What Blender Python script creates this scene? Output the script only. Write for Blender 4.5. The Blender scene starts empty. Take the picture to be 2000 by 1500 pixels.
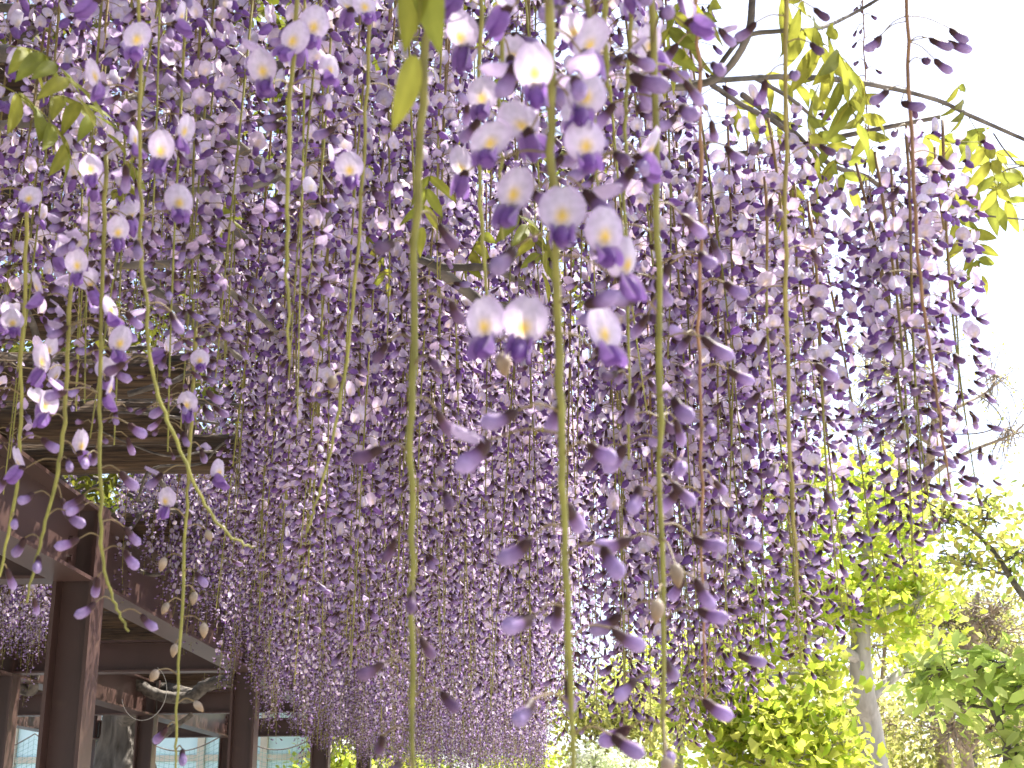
import bpy, math, random
import numpy as np
from mathutils import Matrix, Vector, Euler

# ------------------------------------------------------------------ camera, sky, sun, exposure
sc = bpy.context.scene
COL = sc.collection
R = math.radians
W_PX, H_PX, F_PX = 2000.0, 1500.0, 2611.0
CAM_LOC = Vector((0, 0, 1.6))
CAM_ROT = (Matrix.Rotation(R(108.0), 3, 'X') @ Matrix.Rotation(-0.0134, 3, 'Z'))
cam_d = bpy.data.cameras.new('camera')
cam_d.sensor_width = 36.0
cam_d.lens = 36.0 * F_PX / W_PX
cam_d.clip_start = 0.05
cam_d.clip_end = 3000
cam_d.dof.use_dof = True
cam_d.dof.focus_distance = 3.2
cam_d.dof.aperture_fstop = 19
cam = bpy.data.objects.new('camera', cam_d)
cam.matrix_world = Matrix.Translation(CAM_LOC) @ CAM_ROT.to_4x4()
COL.objects.link(cam)
sc.camera = cam

SUN_AZ, SUN_EL = R(58), R(58)          # azimuth from +Y towards +X
sd = Vector((math.sin(SUN_AZ) * math.cos(SUN_EL), math.cos(SUN_AZ) * math.cos(SUN_EL), math.sin(SUN_EL)))
world = bpy.data.worlds.new('World')
sc.world = world
world.use_nodes = True
nt = world.node_tree
sky = nt.nodes.new('ShaderNodeTexSky')
sky.sky_type = 'NISHITA'
sky.sun_disc = False
sky.sun_elevation = SUN_EL
sky.sun_rotation = SUN_AZ
sky.air_density = 0.7
sky.dust_density = 2.5
sky.ozone_density = 0.0
bg = nt.nodes['Background']
bg.inputs['Strength'].default_value = 0.15
nt.links.new(sky.outputs[0], bg.inputs[0])
sun_d = bpy.data.lights.new('sun', 'SUN')
sun_d.energy = 5.0
sun_d.angle = R(0.53)
sun_d.color = (1.0, 0.95, 0.86)
sun = bpy.data.objects.new('sun', sun_d)
sun.rotation_euler = (-sd).to_track_quat('-Z', 'Y').to_euler()
sun.location = (8, 5, 12)
COL.objects.link(sun)

vs = sc.view_settings
vs.view_transform = 'Standard'
vs.look = 'None'
vs.exposure = 1.82
vs.gamma = 1.0
vs.use_curve_mapping = False
cy = sc.cycles
cy.max_bounces = 10
cy.diffuse_bounces = 5
cy.transmission_bounces = 6
cy.glossy_bounces = 3
cy.use_denoising = True
cy.sample_clamp_indirect = 8.0

rng = np.random.default_rng(11)
random.seed(5)

# ------------------------------------------------------------------ helpers
def P(px, py, t):
    """photo pixel + depth along the camera axis -> world point"""
    v = Vector(((px - W_PX / 2) / F_PX * t, (H_PX / 2 - py) / F_PX * t, -t))
    return CAM_LOC + CAM_ROT @ v

CAM_INV = CAM_ROT.transposed()
def project(p):
    v = CAM_INV @ (Vector(p) - CAM_LOC)
    t = -v.z
    if t < 1e-3:
        return None
    return (W_PX / 2 + v.x / t * F_PX, H_PX / 2 - v.y / t * F_PX, t)

def tag(o, label=None, cat=None, group=None, kind=None):
    if label: o['label'] = label
    if cat: o['category'] = cat
    if group: o['group'] = group
    if kind: o['kind'] = kind
    return o

class MB:
    """collects geometry; build() links it as one mesh object"""
    def __init__(s):
        s.v, s.f, s.c, s.n = [], [], [], 0
    def add(s, v, f, c=(0.5, 0.5, 0.5)):
        v = np.asarray(v, float).reshape(-1, 3)
        c = np.asarray(c, float)
        if c.ndim == 1:
            c = np.tile(c, (len(v), 1))
        s.v.append(v); s.c.append(c)
        n = s.n
        s.f.extend([tuple(i + n for i in q) for q in f])
        s.n += len(v)
    def mesh(s, name, mat, smooth=True):
        me = bpy.data.meshes.new(name)
        v = np.concatenate(s.v); c = np.concatenate(s.c)
        me.from_pydata(v.tolist(), [], s.f)
        at = me.color_attributes.new('Col', 'FLOAT_COLOR', 'POINT')
        at.data.foreach_set('color', np.concatenate([c, np.ones((len(c), 1))], 1).astype(np.float32).ravel())
        me.materials.append(mat)
        if smooth:
            me.polygons.foreach_set('use_smooth', [True] * len(me.polygons))
        me.update()
        return me
    def build(s, name, mat, parent=None, loc=(0, 0, 0), smooth=True):
        return link(name, s.mesh(name, mat, smooth), parent, loc)

def link(name, me, parent=None, loc=(0, 0, 0), rot=None, scale=None):
    o = bpy.data.objects.new(name, me)
    COL.objects.link(o)
    o.parent = parent
    o.location = loc
    if rot is not None: o.rotation_euler = rot
    if scale is not None: o.scale = (scale,) * 3 if np.isscalar(scale) else scale
    return o

def empty(name, loc):
    o = bpy.data.objects.new(name, None)
    o.empty_display_size = 0.1
    COL.objects.link(o)
    o.location = loc
    return o

def smooth_line(pts, n=6):
    """Catmull-Rom through the points"""
    p = np.array([list(q) for q in pts], float)
    if len(p) < 3:
        k = np.linspace(0, 1, n + 1)[:, None]
        return p[0] * (1 - k) + p[-1] * k
    e = np.concatenate([[2 * p[0] - p[1]], p, [2 * p[-1] - p[-2]]])
    out = []
    for i in range(len(p) - 1):
        a, b, c, d = e[i], e[i + 1], e[i + 2], e[i + 3]
        for k in range(n):
            u = k / n
            out.append(0.5 * ((2 * b) + (-a + c) * u + (2 * a - 5 * b + 4 * c - d) * u * u + (-a + 3 * b - 3 * c + d) * u ** 3))
    out.append(p[-1])
    return np.array(out)

def tube(mb, pts, rad, ns=6, col=(0.5, 0.5, 0.5), cap=True, wob=0.0):
    pts = np.asarray(pts, float)
    n = len(pts)
    rad = np.interp(np.linspace(0, 1, n), np.linspace(0, 1, len(np.atleast_1d(rad))), np.atleast_1d(rad))
    tan = np.gradient(pts, axis=0)
    tan /= np.linalg.norm(tan, axis=1)[:, None] + 1e-12
    ref = np.array([0.31, 0.17, 0.93]) if abs(tan[0][2]) < 0.8 else np.array([0.93, 0.3, 0.1])
    a = np.cross(tan, ref); a /= np.linalg.norm(a, axis=1)[:, None] + 1e-12
    b = np.cross(tan, a)
    th = np.linspace(0, 2 * math.pi, ns, endpoint=False)
    rr = rad[:, None] * (1 + wob * rng.normal(0, 1, (n, ns)) if wob else 1)
    v = pts[:, None, :] + rr[..., None] * (np.cos(th)[None, :, None] * a[:, None, :] + np.sin(th)[None, :, None] * b[:, None, :])
    f = []
    for i in range(n - 1):
        for k in range(ns):
            k2 = (k + 1) % ns
            f.append((i * ns + k, i * ns + k2, (i + 1) * ns + k2, (i + 1) * ns + k))
    if cap:
        f.append(tuple(range(ns - 1, -1, -1)))
        f.append(tuple((n - 1) * ns + k for k in range(ns)))
    c = np.asarray(col, float)
    if c.ndim == 2:   # colour per ring
        c = np.stack([np.interp(np.linspace(0, 1, n), np.linspace(0, 1, len(c)), c[:, j]) for j in range(3)], 1)
        c = np.repeat(c, ns, axis=0)
    mb.add(v.reshape(-1, 3), f, c)

def box(mb, lo, hi, col=(0.5, 0.5, 0.5)):
    (x0, y0, z0), (x1, y1, z1) = lo, hi
    v = [(x0, y0, z0), (x1, y0, z0), (x1, y1, z0), (x0, y1, z0), (x0, y0, z1), (x1, y0, z1), (x1, y1, z1), (x0, y1, z1)]
    mb.add(v, [(3, 2, 1, 0), (4, 5, 6, 7), (0, 1, 5, 4), (1, 2, 6, 5), (2, 3, 7, 6), (3, 0, 4, 7)], col)

# ------------------------------------------------------------------ materials
def new_mat(name):
    m = bpy.data.materials.new(name)
    m.use_nodes = True
    t = m.node_tree
    return m, t, t.nodes['Principled BSDF'], t.nodes['Material Output']

def petal_mat(name, trans=0.42, rough=0.5, spec=0.35, vary=0.16, sheen=0.0, noise=0.0, amp=0.27):
    m, t, b, out = new_mat(name)
    N, L = t.nodes.new, t.links.new
    a = N('ShaderNodeAttribute'); a.attribute_name = 'Col'
    oi = N('ShaderNodeObjectInfo')
    hs = N('ShaderNodeHueSaturation')
    mr = N('ShaderNodeMapRange')
    mr.inputs[3].default_value = 1 - vary; mr.inputs[4].default_value = 1 + vary
    L(oi.outputs['Random'], mr.inputs[0]); L(mr.outputs[0], hs.inputs['Value'])
    L(a.outputs['Color'], hs.inputs['Color'])
    col = hs.outputs[0]
    if noise:
        tc = N('ShaderNodeNewGeometry')
        nz = N('ShaderNodeTexNoise'); nz.inputs['Scale'].default_value = noise; nz.inputs['Detail'].default_value = 3
        L(tc.outputs['Position'], nz.inputs['Vector'])
        m2 = N('ShaderNodeMapRange'); m2.inputs[1].default_value = 0.3; m2.inputs[2].default_value = 0.7
        m2.inputs[3].default_value = 1 - amp; m2.inputs[4].default_value = 1 + amp
        L(nz.outputs[0], m2.inputs[0])
        h2 = N('ShaderNodeHueSaturation'); L(m2.outputs[0], h2.inputs['Value']); L(col, h2.inputs['Color'])
        col = h2.outputs[0]
    L(col, b.inputs['Base Color'])
    b.inputs['Roughness'].default_value = rough
    b.inputs['Specular IOR Level'].default_value = spec
    tr = N('ShaderNodeBsdfTranslucent')
    L(col, tr.inputs['Color'])
    mx = N('ShaderNodeMixShader'); mx.inputs[0].default_value = trans
    L(b.outputs[0], mx.inputs[1]); L(tr.outputs[0], mx.inputs[2]); L(mx.outputs[0], out.inputs['Surface'])
    return m

def solid_mat(name, c1, c2, scale=6.0, rough=0.7, stretch=(1, 1, 1), bump=0.3, spec=0.4, detail=6, metal=0.0, wear=None):
    m, t, b, out = new_mat(name)
    N, L = t.nodes.new, t.links.new
    tc = N('ShaderNodeTexCoord'); mp = N('ShaderNodeMapping'); mp.inputs['Scale'].default_value = stretch
    L(tc.outputs['Object'], mp.inputs['Vector'])
    nz = N('ShaderNodeTexNoise'); nz.inputs['Scale'].default_value = scale; nz.inputs['Detail'].default_value = detail
    L(mp.outputs[0], nz.inputs['Vector'])
    cr = N('ShaderNodeValToRGB')
    cr.color_ramp.elements[0].position = 0.32; cr.color_ramp.elements[0].color = (*c1, 1)
    cr.color_ramp.elements[1].position = 0.68; cr.color_ramp.elements[1].color = (*c2, 1)
    L(nz.outputs[0], cr.inputs[0])
    col = cr.outputs[0]
    if wear:
        n2 = N('ShaderNodeTexNoise'); n2.inputs['Scale'].default_value = wear[1]; n2.inputs['Detail'].default_value = 8
        L(tc.outputs['Object'], n2.inputs['Vector'])
        r2 = N('ShaderNodeMapRange'); r2.inputs[1].default_value = 0.6; r2.inputs[2].default_value = 0.72
        L(n2.outputs[0], r2.inputs[0])
        mx = N('ShaderNodeMix'); mx.data_type = 'RGBA'
        L(r2.outputs[0], mx.inputs[0]); L(col, mx.inputs[6]); mx.inputs[7].default_value = (*wear[0], 1)
        col = mx.outputs[2]
    L(col, b.inputs['Base Color'])
    b.inputs['Roughness'].default_value = rough
    b.inputs['Specular IOR Level'].default_value = spec
    b.inputs['Metallic'].default_value = metal
    if bump:
        bp = N('ShaderNodeBump'); bp.inputs['Strength'].default_value = bump; bp.inputs['Distance'].default_value = 0.02
        L(nz.outputs[0], bp.inputs['Height']); L(bp.outputs[0], b.inputs['Normal'])
    return m

M_PETAL = petal_mat('petal', 0.44, 0.5, 0.32, 0.16, noise=260, amp=0.13)
M_STEM = petal_mat('green_stem', 0.12, 0.5, 0.4, 0.2, noise=60)
M_LEAF = petal_mat('wisteria_leaf', 0.58, 0.55, 0.22, 0.2, noise=40)
M_TREE = petal_mat('tree_leaf', 0.55, 0.55, 0.25, 0.1, noise=1.6)
M_BARK = solid_mat('vine_bark', (0.05, 0.042, 0.035), (0.17, 0.145, 0.12), 26, 0.8, (1, 1, 1), 0.7)
M_TRUNK = solid_mat('trunk_bark', (0.045, 0.038, 0.032), (0.17, 0.15, 0.13), 14, 0.85, (1, 1, 0.18), 0.9)
M_GREYBARK = solid_mat('grey_bark', (0.20, 0.18, 0.16), (0.42, 0.39, 0.35), 14, 0.85, (1, 1, 0.25), 0.8)
M_TWIG = solid_mat('twig_bark', (0.16, 0.12, 0.08), (0.34, 0.26, 0.18), 30, 0.7, (1, 1, 1), 0.3)
M_STEEL = solid_mat('brown_paint', (0.048, 0.025, 0.020), (0.068, 0.036, 0.030), 3.0, 0.42, (1, 1, 1), 0.04, 0.5, wear=((0.07, 0.04, 0.03), 9))
M_LOG = solid_mat('weathered_log', (0.024, 0.014, 0.008), (0.115, 0.070, 0.038), 7, 0.75, (0.9, 16, 16), 0.8, 0.35)
M_PLASTER = solid_mat('white_plaster', (0.70, 0.72, 0.70), (0.80, 0.81, 0.79), 1.5, 0.9, bump=0.05)
M_CREAM = solid_mat('cream_frame', (0.55, 0.48, 0.38), (0.66, 0.58, 0.47), 3, 0.6, bump=0.05)
M_PANE = solid_mat('pale_glass', (0.58, 0.78, 0.80), (0.66, 0.83, 0.85), 0.8, 0.12, bump=0.0, spec=0.6)
M_TILE = solid_mat('grey_tile', (0.16, 0.17, 0.18), (0.26, 0.27, 0.28), 5, 0.5, bump=0.2)
M_NET = solid_mat('green_net', (0.06, 0.22, 0.22), (0.10, 0.30, 0.29), 4, 0.7, bump=0)
M_WIRE = solid_mat('pale_wire', (0.5, 0.48, 0.44), (0.6, 0.58, 0.54), 20, 0.4, bump=0)
M_GROUND = solid_mat('gravel', (0.26, 0.24, 0.21), (0.42, 0.40, 0.36), 40, 0.95, bump=0.4)

# ------------------------------------------------------------------ ground
g = MB()
g.add([(-600, -600, 0), (600, -600, 0), (600, 900, 0), (-600, 900, 0)], [(0, 1, 2, 3)])
tag(g.build('ground', M_GROUND, smooth=False), 'pale gravel ground of the garden', 'ground', kind='structure')  # out of view; made pale to bounce light up under the flowers

# ------------------------------------------------------------------ pergola (steel frame and log poles)
pergola = empty('pergola', (-1.58, 5.03, 0))
tag(pergola, 'brown steel pergola frame with weathered log poles carrying the wisteria', 'pergola')
PB = Vector(pergola.location)

def i_profile(w, h, tw, tf):
    """closed outline of an I section, width along a, height along b"""
    return [(-w/2, -h/2), (w/2, -h/2), (w/2, -h/2+tf), (tw/2, -h/2+tf), (tw/2, h/2-tf), (w/2, h/2-tf),
            (w/2, h/2), (-w/2, h/2), (-w/2, h/2-tf), (-tw/2, h/2-tf), (-tw/2, -h/2+tf), (-w/2, -h/2+tf)]

def extrude(mb, prof, A, B, ua, ub):
    A, B, ua, ub = (Vector(q) for q in (A, B, ua, ub))
    n = len(prof)
    v = [A + ua * a + ub * b for a, b in prof] + [B + ua * a + ub * b for a, b in prof]
    f = [(k, (k + 1) % n, n + (k + 1) % n, n + k) for k in range(n)]
    # caps of the I: two flanges and a web
    for off, rev in ((0, True), (n, False)):
        for q in ((0, 1, 2, 3, 10, 11), (3, 4, 9, 10), (4, 5, 6, 7, 8, 9)):
            q = tuple(i + off for i in q)
            f.append(q[::-1] if rev else q)
    mb.add([list(q) for q in v], f)

ROW_X = (-1.645, -3.12, -4.6)
COL_Y = (-1.5, 1.75, 5.03, 8.3, 11.6, 14.9)
Z_LO, Z_HI = 2.46, 2.74
for rx in ROW_X:
    for yy in COL_Y:
        if (rx < -4 and yy < 8) or yy < 0: continue
        m = MB()
        extrude(m, i_profile(0.15, 0.15, 0.010, 0.014), (0, 0, 0), (0, 0, Z_HI + 0.02), (0, 1, 0), (1, 0, 0))
        col_o = m.build('steel_column', M_STEEL, pergola, Vector((rx, yy, 0)) - PB, smooth=False)
        b_ = MB(); box(b_, (-0.14, -0.14, 0.0), (0.14, 0.14, 0.02))
        b_.build('base_plate', M_STEEL, col_o, (0, 0, 0.002), smooth=False)
for rx in ROW_X:
    for i in range(len(COL_Y) - 1):
        a, b = COL_Y[i] + 0.078, COL_Y[i + 1] - 0.078
        m = MB()
        extrude(m, i_profile(0.15, Z_HI - Z_LO, 0.008, 0.014), (0, 0, 0), (0, b - a, 0), (1, 0, 0), (0, 0, 1))
        bo = m.build('steel_beam', M_STEEL, pergola, Vector((rx, a, (Z_LO + Z_HI) / 2)) - PB, smooth=False)
        for yy in (0.09, b - a - 0.09):                 # bolts through the web
            for zz in (-0.07, 0.0, 0.07):
                bm_ = MB()
                tube(bm_, [(0.004, yy, zz), (0.020, yy, zz)], [0.013], 6)
                bm_.build('bolt', M_STEEL, bo, smooth=False)
for yy in COL_Y:
    for i in range(len(ROW_X) - 1):
        if (yy < 8 and i == 1) or yy < 0: continue
        a, b = ROW_X[i] - 0.078, ROW_X[i + 1] + 0.078
        m = MB()
        extrude(m, i_profile(0.13, 0.19, 0.008, 0.012), (0, 0, 0), (b - a, 0, 0), (0, 1, 0), (0, 0, 1))
        m.build('cross_beam', M_STEEL, pergola, Vector((a, yy, Z_LO + 0.11)) - PB, smooth=False)

def log_mesh(k, length, r):
    m = MB()
    r0 = np.random.default_rng(50 + k)
    n, ns = 26, 22
    xs = np.linspace(0, -length, n)
    th = np.linspace(0, 2 * math.pi, ns, endpoint=False)
    groove = r0.normal(0, 0.035, ns) - 0.10 * (r0.random(ns) > 0.84)
    v = []
    for i, x in enumerate(xs):
        rr = r * (1 + groove + 0.02 * r0.normal(0, 1, ns)) * (1 + 0.05 * math.sin(i * 0.7 + k))
        dy, dz = 0.012 * math.sin(i * 0.4 + k), 0.010 * math.cos(i * 0.53 + 2 * k)
        v.append(np.stack([np.full(ns, x), rr * np.cos(th) + dy, rr * np.sin(th) + dz], 1))
    v = np.concatenate(v)
    f = [(i * ns + q, i * ns + (q + 1) % ns, (i + 1) * ns + (q + 1) % ns, (i + 1) * ns + q) for i in range(n - 1) for q in range(ns)]
    f += [tuple(range(ns)), tuple((n - 1) * ns + q for q in range(ns - 1, -1, -1))]
    m.add(v, f)
    return m.mesh('timber_pole', M_LOG)
LOGS = [log_mesh(k, 3.9, 0.066) for k in range(5)]
log_y = [-1.2, -0.7, -0.2, 0.3, 0.8, 1.3] + [2.05, 2.58, 3.10, 3.60, 4.06, 4.50] + [5.62, 6.1, 6.6, 7.1, 7.65, 8.28, 8.9, 9.5, 10.1, 10.8, 11.55, 12.3, 13.1, 14.0]  # the first group of poles is out of view, added for its shadows
for i, yy in enumerate(log_y):
    ex = -0.97 + 0.06 * math.sin(i * 2.3) + (0.10 if i == 6 else 0)
    link('timber_pole', LOGS[i % 5], pergola, Vector((ex, yy, Z_HI + 0.072)) - PB, (0.3 * i, 0, 0.012 * math.sin(i * 1.7)))

# loop of thin wire
m = MB()
c0 = P(283, 1352, 8.0)
pts = [c0 + Vector((0.13 * math.cos(a), 0.03 * math.sin(a * 0.5), 0.165 * math.sin(a))) for a in np.linspace(R(-165), R(62), 30)]
tube(m, pts, [0.0016], 5)
tag(m.build('wire', M_WIRE), 'loose loop of thin pale wire hanging below the steel cross beam', 'wire')

# ------------------------------------------------------------------ house behind the pergola
HB = Vector((-7.0, 18.0, 0))
house = empty('house', HB)
tag(house, 'pale house with tall glazed front and cream mullions behind the pergola', 'house')
m = MB(); box(m, (-7.0, 0.12, 0), (4.6, 2.6, 3.5)); m.build('wall', M_PLASTER, house, smooth=False)
m = MB(); box(m, (-7.0, -0.02, 0), (4.6, 0.118, 0.9)); m.build('plinth', M_PLASTER, house, smooth=False)
m = MB(); box(m, (-7.0, -0.02, 3.12), (4.6, 0.118, 3.5)); m.build('lintel', M_CREAM, house, smooth=False)
m = MB()
rv = [(-7.5, -0.8, 3.40), (5.1, -0.8, 3.40), (5.1, 1.3, 4.5), (-7.5, 1.3, 4.5), (5.1, 3.4, 3.4), (-7.5, 3.4, 3.4)]
rv += [(x, y, z + 0.12) for x, y, z in rv]
m.add(rv, [(0, 3, 2, 1), (3, 5, 4, 2), (6, 7, 8, 9), (9, 8, 10, 11), (0, 1, 7, 6), (5, 11, 10, 4), (1, 2, 8, 7), (2, 4, 10, 8), (3, 0, 6, 9), (5, 3, 9, 11)])
m.build('roof', M_TILE, house, smooth=False)
pitch = 0.82
nwin = int(11.6 / pitch)
for i in range(nwin + 1):
    x = -7.0 + i * pitch
    m = MB(); box(m, (-0.045, -0.03, 0.902), (0.045, 0.09, 3.118)); m.build('mullion', M_CREAM, house, (x + 0.05, 0, 0), smooth=False)
    if i < nwin:
        for z0, z1 in ((0.93, 2.36), (2.44, 3.10)):
            m = MB(); box(m, (x + 0.10, 0.035, z0), (x + pitch, 0.055, z1)); m.build('pane', M_PANE, house, smooth=False)
        m = MB(); box(m, (x + 0.098, 0.0, 2.362), (x + pitch + 0.002, 0.08, 2.438)); m.build('rail', M_CREAM, house, smooth=False)

# net hung on a rope in front of the house
NB = Vector((-8.0, 16.3, 0))
m = MB()
nx, nz = 100, 42
XX = np.linspace(0, 5.75, nx + 1)
def sag(x): return 2.62 - 0.22 * math.sin(math.pi * ((x / 1.15) % 1.0))
for x in XX:
    tube(m, [(x, 0.05 * math.sin(3 * x), 0.3), (x, 0.02 * math.sin(5 * x), sag(x))], [0.0022], 3, cap=False)
for k in range(nz):
    pts = [(x, 0.04 * math.sin(3 * x), 0.3 + (sag(x) - 0.3) * k / nz) for x in XX]
    tube(m, pts, [0.0022], 3, cap=False)
net = m.build('net', M_NET, loc=NB)
tag(net, 'blue green garden net sagging from a rope before the glazed house', 'net')
m = MB(); tube(m, [(x, 0.0, sag(x) + 0.004) for x in XX], [0.008], 5); m.build('rope', M_BARK, net)

# ------------------------------------------------------------------ leaves and trees
def rot_frames(n, r, up=0.5):
    """random orthonormal frames (x along the leaf, z normal), normals biased upward by up"""
    nrm = r.normal(0, 1, (n, 3)); nrm /= np.linalg.norm(nrm, axis=1)[:, None]
    nrm[:, 2] += up; nrm /= np.linalg.norm(nrm, axis=1)[:, None]
    d = r.normal(0, 1, (n, 3)); d[:, 2] -= 0.35
    x = d - nrm * np.sum(d * nrm, 1)[:, None]; x /= np.linalg.norm(x, axis=1)[:, None]
    y = np.cross(nrm, x)
    return np.stack([x, y, nrm], 2)          # columns

FAN_V = np.array([(0, 0, 0), (0.30, -0.12, 0.0), (0.62, -0.66, 0.12), (0.95, -0.34, 0.05), (0.93, 0.0, -0.04), (0.95, 0.34, 0.05), (0.62, 0.66, 0.12), (0.30, 0.12, 0.0)])
FAN_F = [(0, 1, 4, 7), (1, 2, 3, 4), (4, 5, 6, 7)]
OV_V = np.array([(0, 0, 0), (0.3, -0.24, 0.05), (0.7, -0.22, 0.04), (1.0, 0, -0.08), (0.7, 0.22, 0.04), (0.3, 0.24, 0.05), (0.5, 0, -0.02)])
OV_F = [(0, 1, 6), (1, 2, 6), (2, 3, 6), (3, 4, 6), (4, 5, 6), (5, 0, 6)]

def leaf_mesh(name, centers, size, shape, col, r, up=0.5, jit=0.25, mat=None):
    V, F = (FAN_V, FAN_F) if shape == 'fan' else (OV_V, OV_F)
    n = len(centers)
    fr = rot_frames(n, r, up)
    s = size * r.uniform(0.6, 1.2, n)
    vv = np.einsum('nij,kj->nki', fr, V) * s[:, None, None] + centers[:, None, :]
    k = len(V)
    c = np.asarray(col)[r.integers(0, len(col), n)] * r.uniform(1 - jit, 1 + jit, (n, 1))
    me = bpy.data.meshes.new(name)
    base = (np.arange(n) * k)
    loops, starts, tot = [], [], 0
    fa = [np.array(f) for f in F]
    idx = np.concatenate([np.concatenate([f[None, :] + base[:, None]], 0).reshape(n, -1) for f in fa], 1)   # n x sum(len)
    lens = np.tile([len(f) for f in fa], n)
    me.vertices.add(n * k); me.vertices.foreach_set('co', vv.astype(np.float32).ravel())
    me.loops.add(idx.size); me.loops.foreach_set('vertex_index', idx.ravel().astype(np.int32))
    st = np.concatenate([[0], np.cumsum(lens)[:-1]])
    me.polygons.add(len(lens)); me.polygons.foreach_set('loop_start', st.astype(np.int32)); 
    me.update(calc_edges=True); me.validate()
    at = me.color_attributes.new('Col', 'FLOAT_COLOR', 'POINT')
    cc = np.concatenate([np.repeat(c, k, 0), np.ones((n * k, 1))], 1)
    at.data.foreach_set('color', cc.astype(np.float32).ravel())
    me.materials.append(mat or M_TREE)
    return me

def make_tree(name, label, cat, trunk, trad, lobes, leaf, group=None, twigs=14, bark=None, seed=0, per=5, spread=0.10, twig_r=0.006, up=0.5, limb_r=None):
    """trunk: world points; lobes: (centre, radii, clusters); leaf: (size, shape, colours)"""
    r = np.random.default_rng(seed)
    bark = bark or M_GREYBARK
    tr = smooth_line(trunk, 5)
    base = Vector(tr[0])
    root = empty(name, base)
    tag(root, label, cat, group)
    m = MB(); tube(m, tr - np.array(base), trad, 12, wob=0.05); m.build('trunk', bark, root)
    centers = []
    for (c, rad, ncl) in lobes:
        c = np.array(c); rad = np.array(rad)
        # limb from the closest lower trunk point to the lobe
        d = np.linalg.norm(tr - c, axis=1) + 0.8 * np.maximum(0, tr[:, 2] - c[2])
        j = int(np.argmin(d)); j = max(1, min(len(tr) - 1, j - 1))
        s = tr[j]
        mid = (s + c) / 2 + r.normal(0, 0.08, 3) * np.linalg.norm(c - s)
        end = c + r.normal(0, 0.25, 3) * rad
        limb = smooth_line([s, mid, c, end], 5)
        rj = np.interp(j / (len(tr) - 1), np.linspace(0, 1, len(trad)), trad)
        lr = min(limb_r or 1, rj * 0.6)
        m = MB(); tube(m, limb - np.array(base), [lr, lr * 0.55, lr * 0.22], 7, wob=0.04); m.build('limb', bark, root)
        mt = MB()
        q = r.normal(0, 1, (ncl, 3)); q /= np.linalg.norm(q, axis=1)[:, None]
        q *= r.uniform(0.25, 1.0, (ncl, 1)) ** 0.45
        pts = c + q * rad
        for k in range(min(twigs, ncl)):
            a = limb[r.integers(len(limb) // 2, len(limb))]
            b = pts[k]
            mid = (a + b) / 2 + r.normal(0, 0.07, 3) * np.linalg.norm(b - a)
            L_ = smooth_line([a, mid, b], 4)
            tube(mt, L_ - np.array(base), [twig_r, twig_r * 0.5], 4, cap=False)
            for q_ in (3, 5, 7):          # side twiglets
                e = L_[q_] + r.normal(0, 0.16, 3) * rad.mean()
                tube(mt, np.array([L_[q_], (L_[q_] + e) / 2 + r.normal(0, 0.02, 3), e]) - np.array(base), [twig_r * 0.5, twig_r * 0.25], 3, cap=False)
                if k % 2 == 0: centers.append(np.repeat(e[None], per, 0))
        if mt.n: tag(mt.build('twigs', bark, root), kind='stuff')
        centers.append(np.repeat(pts, per, 0))
    cen = np.concatenate(centers)
    cen = cen + r.normal(0, spread, cen.shape)
    me = leaf_mesh('crown', cen - np.array(base), leaf[0], leaf[1], leaf[2], r, up)
    tag(link('crown', me, root), kind='stuff')
    return root

def lobe(px, py, t, rx, ry, n, rd=None):
    """ellipsoid given in photo pixels at a depth"""
    c = P(px, py, t)
    return (c, (rx / F_PX * t, (rd or rx) / F_PX * t, ry / F_PX * t), n)

GINK = [(0.42, 0.49, 0.05), (0.50, 0.55, 0.07), (0.33, 0.44, 0.045), (0.55, 0.56, 0.12)]
GREEN = [(0.33, 0.44, 0.09), (0.40, 0.50, 0.12), (0.46, 0.52, 0.15)]
OLIVE = [(0.34, 0.35, 0.09), (0.40, 0.39, 0.12), (0.28, 0.31, 0.08)]
PALE = [(0.42, 0.42, 0.12), (0.36, 0.38, 0.10), (0.48, 0.44, 0.18)]
def ground_at(px, t):
    p = P(px, 1500, t); return Vector((p.x, p.y, 0))

g0 = ground_at(1712, 9)
make_tree('ginkgo_tree', 'ginkgo with pale grey forked trunk and bright yellow green fan leaves', 'tree',
    [g0, P(1708, 1480, 9), P(1690, 1370, 9), P(1680, 1265, 9), P(1690, 1120, 9.1), P(1700, 980, 9.2), P(1690, 880, 9.3)],
    [0.12, 0.085, 0.075, 0.07, 0.04, 0.025, 0.012],
    [lobe(1600, 1010, 9, 110, 100, 93), lobe(1540, 1140, 8.8, 110, 90, 93), lobe(1700, 1110, 9.3, 120, 90, 105), lobe(1800, 1170, 9, 90, 90, 80),
     lobe(1480, 1230, 8.7, 90, 80, 68), lobe(1640, 1190, 9, 110, 70, 80), lobe(1560, 930, 9.2, 70, 60, 37), lobe(1690, 950, 9.2, 90, 70, 49), lobe(1760, 1010, 9.4, 80, 70, 37), lobe(1800, 1290, 9.4, 60, 60, 37)],
    (0.068, 'fan', GINK), seed=3, spread=0.07, per=4)
g0 = ground_at(1425, 8)
make_tree('ginkgo_tree', 'low ginkgo with dark stub trunk and dense yellow green fan leaves', 'tree',
    [g0, P(1425, 1540, 8), P(1430, 1440, 8.0), P(1450, 1360, 8.1), P(1470, 1300, 8.1)],
    [0.14, 0.11, 0.06, 0.03, 0.015],
    [lobe(1420, 1290, 8, 75, 60, 74), lobe(1400, 1380, 7.9, 75, 65, 93), lobe(1480, 1420, 7.8, 85, 60, 93), lobe(1570, 1400, 7.9, 85, 70, 93), lobe(1620, 1470, 7.8, 90, 50, 80), lobe(1500, 1490, 7.7, 110, 40, 80), lobe(1600, 1320, 8.2, 60, 50, 37)],
    (0.070, 'fan', GINK), seed=8, spread=0.08, per=3)
g0 = ground_at(1985, 6)
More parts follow.
